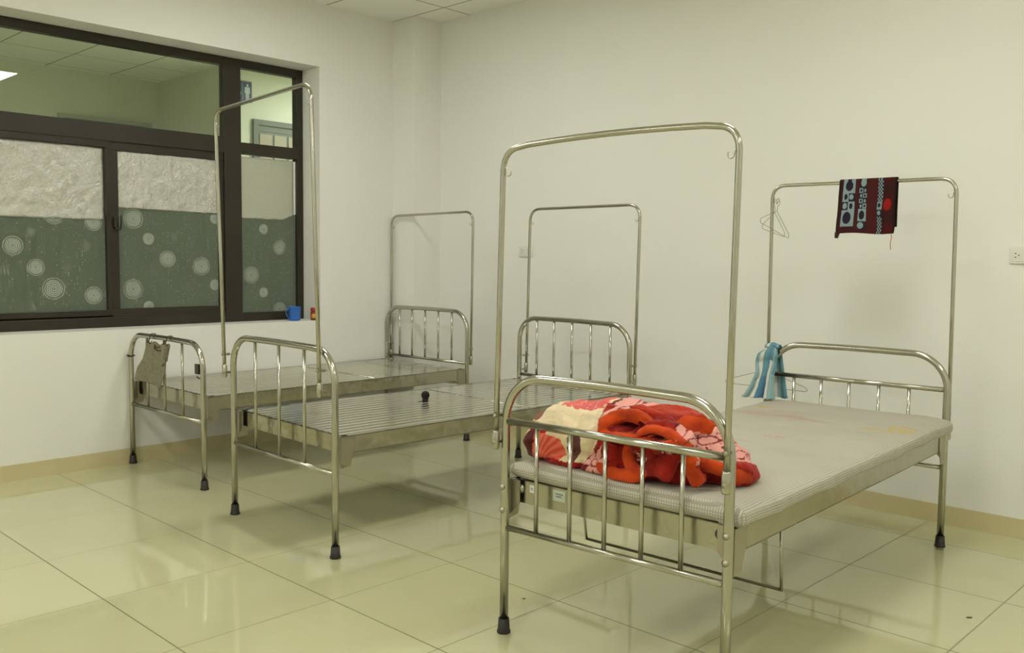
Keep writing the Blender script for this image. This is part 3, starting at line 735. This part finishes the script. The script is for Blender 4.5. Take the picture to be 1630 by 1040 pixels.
def pfn(u, v):
    # v 0..1 : front bottom -> over the bar -> back bottom
    Lf, Lb = .245, .215; arc_ = math.pi*.0135; tot = Lf+arc_+Lb; s_ = v*tot
    lx_ = .309+.264*u
    if s_ < Lf: y, z = yb_-.0135, zb_-(Lf-s_); vv = 1-s_/Lf
    elif s_ < Lf+arc_:
        a = (s_-Lf)/.0135; y, z = yb_-.0135*math.cos(a), zb_+.0135*math.sin(a); vv = 0
    else: y, z = yb_+.0135, zb_-(s_-Lf-arc_); vv = -(s_-Lf-arc_)/Lf
    k = max(0, vv); y -= k*(.012+.008*math.sin(u*7+1))+.004*k*math.sin(u*17)
    lx_ += -.004*k*(1-u)+.004*k*math.sin(v*20)*(1 if u > .5 else -.3); z += .004*math.sin(u*6)*k
    uvs.append((u, abs(vv))); return (lx_, y, z)
o = MB().grid(pfn, NU, NV).build('cloth_sheet', M_CLOTH, pc)
at = o.data.color_attributes.new(name='Col', type='FLOAT_COLOR', domain='POINT')
for i, (u, v) in enumerate(uvs): at.data[i].color = print_col(u, v)
md = o.modifiers.new('s', 'SOLIDIFY'); md.thickness = .004
q = MB().tube([(.562, yb_-.03, 1.425), (.565, yb_-.03, 1.40), (.560, yb_-.028, 1.375), (.563, yb_-.028, 1.345)], .0013, 6).build('loose_thread', simple('red_thread', (.45, .04, .03, 1), .8), pc)
q = MB().grid(lambda u, v: (.303+.020*u*(1-.6*v), yb_-.024-.006*math.sin(3*u), 1.428-.028*v), 6, 6).build('corner_tail', simple('maroon_tail', (.03, .008, .007, 1), .9), pc)
q.modifiers.new('s', 'SOLIDIFY').thickness = .005

# striped towel over the head post
TEAL, LTEAL, WHT, BLU, DT = (.13, .28, .34, 1), (.27, .41, .42, 1), (.68, .66, .57, 1), (.09, .21, .32, 1), (.05, .10, .13, 1)
tw = empty('striped_towel', B3P, .047, 'teal and white striped towel draped over the headboard post of the front bed', 'towel')
def lerp_tab(t, tab):
    for (a, x), (b, y) in zip(tab, tab[1:]):
        if t <= b: return x+(y-x)*(t-a)/(b-a)
    return tab[-1][1]
LFT = [(0, -.030), (.08, -.056), (.25, -.068), (.45, -.058), (.75, -.078), (1, -.108)]; RGT = [(0, .040), (.1, .050), (.3, .046), (.5, .036), (.75, .044), (1, .060)]
tuv = []
def tfn(u, v):
    x = lerp_tab(v, LFT)*(1-u)+lerp_tab(v, RGT)*u
    z = .862-.013*abs(u-.6)*3*(1-v)-.262*v+(.012*math.sin(u*9)*v if v > .6 else 0)
    if v < .08: z += 0
    y = L3_-.017-.012*v-.010*math.sin(u*15+v*2)*(.25+v)-.006*math.sin(u*31)*v-(.010*math.sin(math.pi*min(1, v*4)))
    tuv.append((u, v)); return (x, y-.045*v*v-.010*v, max(z-.012*v, .603))
def stripes(u, v):
    s_ = u+.05*math.sin(v*3)
    tab = [(.10, LTEAL if v > .2 else TEAL), (.17, LTEAL), (.34, WHT), (.40, LTEAL), (.62, TEAL if v < .55 else BLU), (.68, BLU), (.84, WHT if v > .25 else TEAL), (.92, LTEAL), (2, TEAL if v < .5 else LTEAL)]
    for a, c_ in tab:
        if s_ < a: return c_
o = MB().grid(tfn, 60, 50).build('towel_front', M_CLOTH, tw); at = o.data.color_attributes.new(name='Col', type='FLOAT_COLOR', domain='POINT')
for i, (u, v) in enumerate(tuv): at.data[i].color = stripes(u, v)
o.modifiers.new('s', 'SOLIDIFY').thickness = .004
tuv = []
def tfn2(u, v):     # over the tube and down behind, showing right of the post
    if v < .2: a = v/.2*math.pi; y = L3_-.020*math.cos(a); z = .862+.018*math.sin(a)-.02*abs(u-.5)
    else: y = L3_+.020+.006*math.sin(u*12); z = .860-(v-.2)/.8*.262-.02*abs(u-.5)
    x = -.028+.075*u+(max(0, v-.25)*(.065*u-.01)); tuv.append((u, v)); return (x, y, max(z, .602))
o = MB().grid(tfn2, 40, 40).build('towel_back', M_CLOTH, tw); at = o.data.color_attributes.new(name='Col', type='FLOAT_COLOR', domain='POINT')
for i, (u, v) in enumerate(tuv): at.data[i].color = (TEAL if u < .3 else WHT if u < .55 else LTEAL if u < .8 else TEAL) if v > .2 else stripes(u, 0)
o.modifiers.new('s', 'SOLIDIFY').thickness = .004

# wire hangers
def hanger(name, loc, rz, tilt, label, w_=.20, h=.105, group=None, r=.0013):
    P = [(math.cos(a)*.018, .0, .050+math.sin(a)*.018) for a in [math.pi*1.05-math.pi*1.25*k/10 for k in range(11)]][::1]
    pts = [(-.018, 0, .048)]+P[1:]
    hook = [(0, 0, 0), (0, 0, .022), (.010, 0, .034)]+[(math.cos(a)*.018, 0, .048+math.sin(a)*.018) for a in [-.5+math.pi*1.25*k/10 for k in range(11)]]
    body = [(0, 0, 0), (w_*.45, 0, -h*.36), (w_*.92, 0, -h*.74), (w_, 0, -h*.86), (w_*.995, 0, -h*.95), (w_*.95, 0, -h), (0, 0, -h), (-w_*.95, 0, -h), (-w_*.995, 0, -h*.95), (-w_, 0, -h*.86), (-w_*.92, 0, -h*.74), (-w_*.45, 0, -h*.36)]
    m_ = MB(); m_.tube(body, r, 6, closed=True); m_.tube(hook, r, 6)
    o = m_.build(name, M_WIRE); o.location = loc; o.rotation_euler = (0, tilt, rz)
    return tag(o, label, 'hanger', group)
def b3w(x, y, z): return to_world(B3P, .047, (x, y, z))
hanger('wire_hanger', b3w(-.010, L3_+.034, 1.538), math.radians(93), math.radians(12), 'thin wire hanger on the hoop corner above the striped towel, its right end drooping', .17, .10)
hanger('wire_hanger', b3w(-.022, L3_+.034, 1.530), math.radians(140), math.radians(-10), 'second wire hanger tangled behind the other on the hoop corner', .15, .10)
hanger('wire_hanger', b3w(-.055, L3_+.055, .728), .02, 0, 'wide wire hanger hanging low behind the striped towel and the headboard', .228, .088)

# grey rag on the footboard by the window
rg = empty('grey_rag', B1P, .007, 'worn grey speckled cloth hung by wire clips on the footboard near the window', 'cloth')
RL = [(0, .262), (.18, .262), (.45, .235), (.7, .165), (1, .128)]; RR = [(0, .505), (.3, .505), (.55, .500), (1, .452)]
def rfn(u, v):
    x = lerp_tab(v, RL)*(1-u)+lerp_tab(v, RR)*u; z = .783-.013*math.sin(u*math.pi*2.2)**2*(1-v)-.245*v-.022*u*v
    if v == 0: z += .004*math.sin(u*14)
    return (x, -.022-.012*math.sin(u*5+v*2)*(.3+v), z)
a = N('grey_rag_cloth'); a.set(Roughness=.9)
a.l(a.mix(a.ramp(a.noise(60, 4), .4, .65), (.29, .27, .19, 1), (.22, .20, .13, 1)), a.p.inputs['Base Color']); a.bump(a.noise(40, 4), .4, .006); M_RAG = a.m
MB().grid(rfn, 40, 36).build('rag_sheet', M_RAG, rg).modifiers.new('s', 'SOLIDIFY').thickness = .005
MB().grid(lambda u, v: (.492+.09*u*(1-v*.75)+.01*v, -.032-.014*math.sin(u*7), .775-.006*math.sin(u*9)-v*(.125-.04*u)), 16, 16).build('folded_corner', M_RAG, rg).modifiers.new('s', 'SOLIDIFY').thickness = .006
M_DKW = simple('dark_wire', (.06, .05, .03, 1), .5, .6)
for x in (.315, .525):
    pts = [(x-.025, -.03, .788), (x-.012, -.034, .772), (x+.004, -.034, .778), (x+.002, -.028, .80), (x+.0, -.018, .822), (x-.002, .004, .824), (x-.002, .018, .812)]
    MB().tube(pts, .0028, 8).tube([(x+.004, -.034, .778), (x+.02, -.034, .768), (x+.034, -.03, .782)], .0028, 8).build('wire_clip', M_DKW, rg)
MB().tube([(.395, -.034, .765), (.40, -.038, .745), (.44, -.040, .735), (.48, -.040, .738), (.492, -.038, .760)], .0035, 8).tube([(.40, -.036, .758), (.45, -.04, .752), (.49, -.036, .765)], .0025, 8).build('pinned_fold', M_DKW, rg)
# dark string tied round the post
st_ = MB(); r_ = random.Random(3)
st_.tube([(math.cos(a)*.0185, math.sin(a)*.0185, .668+.002*math.sin(a*2)) for a in [2*math.pi*k/16 for k in range(16)]], .0045, 8, closed=True)
for k in range(9):
    p = [Vector((-.019, -.004, .667))]
    for j in range(4): p.append(p[-1]+Vector((-.007-.003*r_.random(), (r_.random()-.6)*.012, (r_.random()-.55)*.016)))
    for q_ in p: q_.x = max(q_.x, -.048)
    st_.tube(p, .0022, 6)
o = st_.build('knotted_string', simple('dark_string', (.028, .022, .012, 1), .9)); o.location = B1P; o.rotation_euler = (0, 0, .007); o['label'] = 'dark string knotted round the left footboard post of the bed by the window'; o['category'] = 'string'

# dark rubber elbow lying on the middle bed
el = empty('rubber_elbow', to_world(B2P, -.034, (.372, .907, .5225)), 0, 'small dark pipe elbow standing on the slats of the middle bed', 'pipe fitting')
d_ = Vector((.76, -.65, .05)).normalized(); c0 = Vector((0, 0, .032))
m_ = MB().lathe([(.0155, 0), (.0165, .002), (.0155, .018), (.014, .028)], (-.006, .005, 0), 20)
b_ = c0-d_*.030; e_ = c0+d_*.014
m_.tube([b_, b_+d_*.006, b_+d_*.012, e_-d_*.006, e_-d_*.005, e_, e_, e_-d_*.003, e_-d_*.018], [.008, .015, .018, .0185, .0225, .0225, .015, .0145, .0145], 24)
m_.build('elbow_body', simple('dark_pipe_plastic', (.020, .015, .010, 1), .45), el)

# things on the window sill
cup = empty('plastic_mug', (-2.835, 2.257, WZ0+.0005), 0, 'bright blue plastic mug on the window sill', 'mug')
M_BLUE = simple('blue_plastic', (.035, .16, .56, 1), .35)
MB().lathe([(.034, 0), (.040, .002), (.042, .02), (.045, .098), (.046, .100), (.044, .100), (.043, .096), (.040, .012), (.001, .011)], (0, 0, 0), 32).build('cup_body', M_BLUE, cup)
MB().tube([(.005, -.043, .085), (.007, -.060, .088), (.008, -.074, .072), (.007, -.072, .048), (.005, -.055, .027), (.003, -.043, .022)], .0042, 10).build('handle', simple('mug_handle_blue', (.06, .17, .42, 1), .4), cup)
jar = empty('spice_jar', (-2.783, 2.387, WZ0+.0005), 0, 'small red jar with a yellow label at the corner of the window sill', 'jar')
MB().lathe([(.022, 0), (.0245, .003), (.0245, .058), (.020, .064)], (0, 0, 0), 24).build('jar_body', simple('jar_brown', (.16, .02, .008, 1), .25), jar)
MB().lathe([(.0225, .064), (.0235, .066), (.0235, .088), (.021, .0905), (.001, .0905)], (0, 0, 0), 24).build('lid', simple('jar_lid_red', (.42, .025, .015, 1), .35), jar)
MB().lathe([(.0246, .014), (.0251, .015), (.0251, .050), (.0246, .051)], (0, 0, 0), 24).build('paper_label', [simple('jar_label_red', (.50, .08, .02, 1), .5)], jar)
m_ = MB()
for a0, a1, z0, z1 in ((-1.2, .1, .034, .044), (-1.3, .3, .02, .026), (-.9, 0, .028, .031)):
    n_ = 10
    for k in range(n_):
        p0, p1 = a0+(a1-a0)*k/n_, a0+(a1-a0)*(k+1)/n_; R_ = .0254
        m_._f([m_.bm.verts.new((R_*math.cos(p), R_*math.sin(p), z)) for p, z in ((p0, z0), (p1, z0), (p1, z1), (p0, z1))])
m_.build('label_print', simple('jar_label_yellow', (.80, .50, .05, 1), .5), jar, fix=False)

# wall sockets
M_SOC = simple('socket_white', (.78, .775, .69, 1), .35); M_HOLE = simple('socket_hole', (.10, .09, .06, 1), .6)
def socket(x, z, label, wd=.125, hg=.078):
    r = empty('wall_socket', (x, YR, z), 0, label, 'power socket')
    MB().box((-wd/2, -.010, -hg/2), (wd/2, 0, hg/2), .003).build('face_plate', M_SOC, r)
    MB().box((-wd/2+.012, -.0125, -hg/2+.010), (wd/2-.012, -.009, hg/2-.010), .002).build('socket_insert', M_SOC, r)
    for cx in (-.030, .030):
        m_ = MB()
        m_.box((cx-.017, -.0130, -.019), (cx+.017, -.0120, .019), .0004)
        o = m_.build('outlet', M_SOC, r); m_ = MB()
        for dx, dz in ((-.006, .009), (.008, 0), (-.006, -.009)): m_.lathe([(.0032, -.0136), (.0032, -.0128)], (cx+dx, 0, dz), 10, 'y')
        m_.build('pin_holes', M_HOLE, o)
socket(1.565, 1.326, 'white wall socket at the right edge, right of the printed cloth'); socket(-1.584, 1.340, 'white wall socket seen through the hoop of the middle bed')

# specks of dirt on the floor
def speck(p, s_, label):
    m_ = MB(); n_ = 9
    m_.prism([(math.cos(2*math.pi*k/n_)*s_*(1+.3*noise.noise((k, s_*90, 0))), math.sin(2*math.pi*k/n_)*s_*.5) for k in range(n_)], 'z', 0, .003)
    o = m_.build('crumb', simple('crumb_brown', (.16, .12, .05, 1), .8)); o.location = p; o.rotation_euler = (0, 0, .8); tag(o, label, 'crumb')
speck((1.755, 2.145, 0), .011, 'tiny brown crumb on the floor tiles at the lower right'); speck((.497, 1.122, 0), .006, 'tiny brown crumb on the floor left of the front bed')
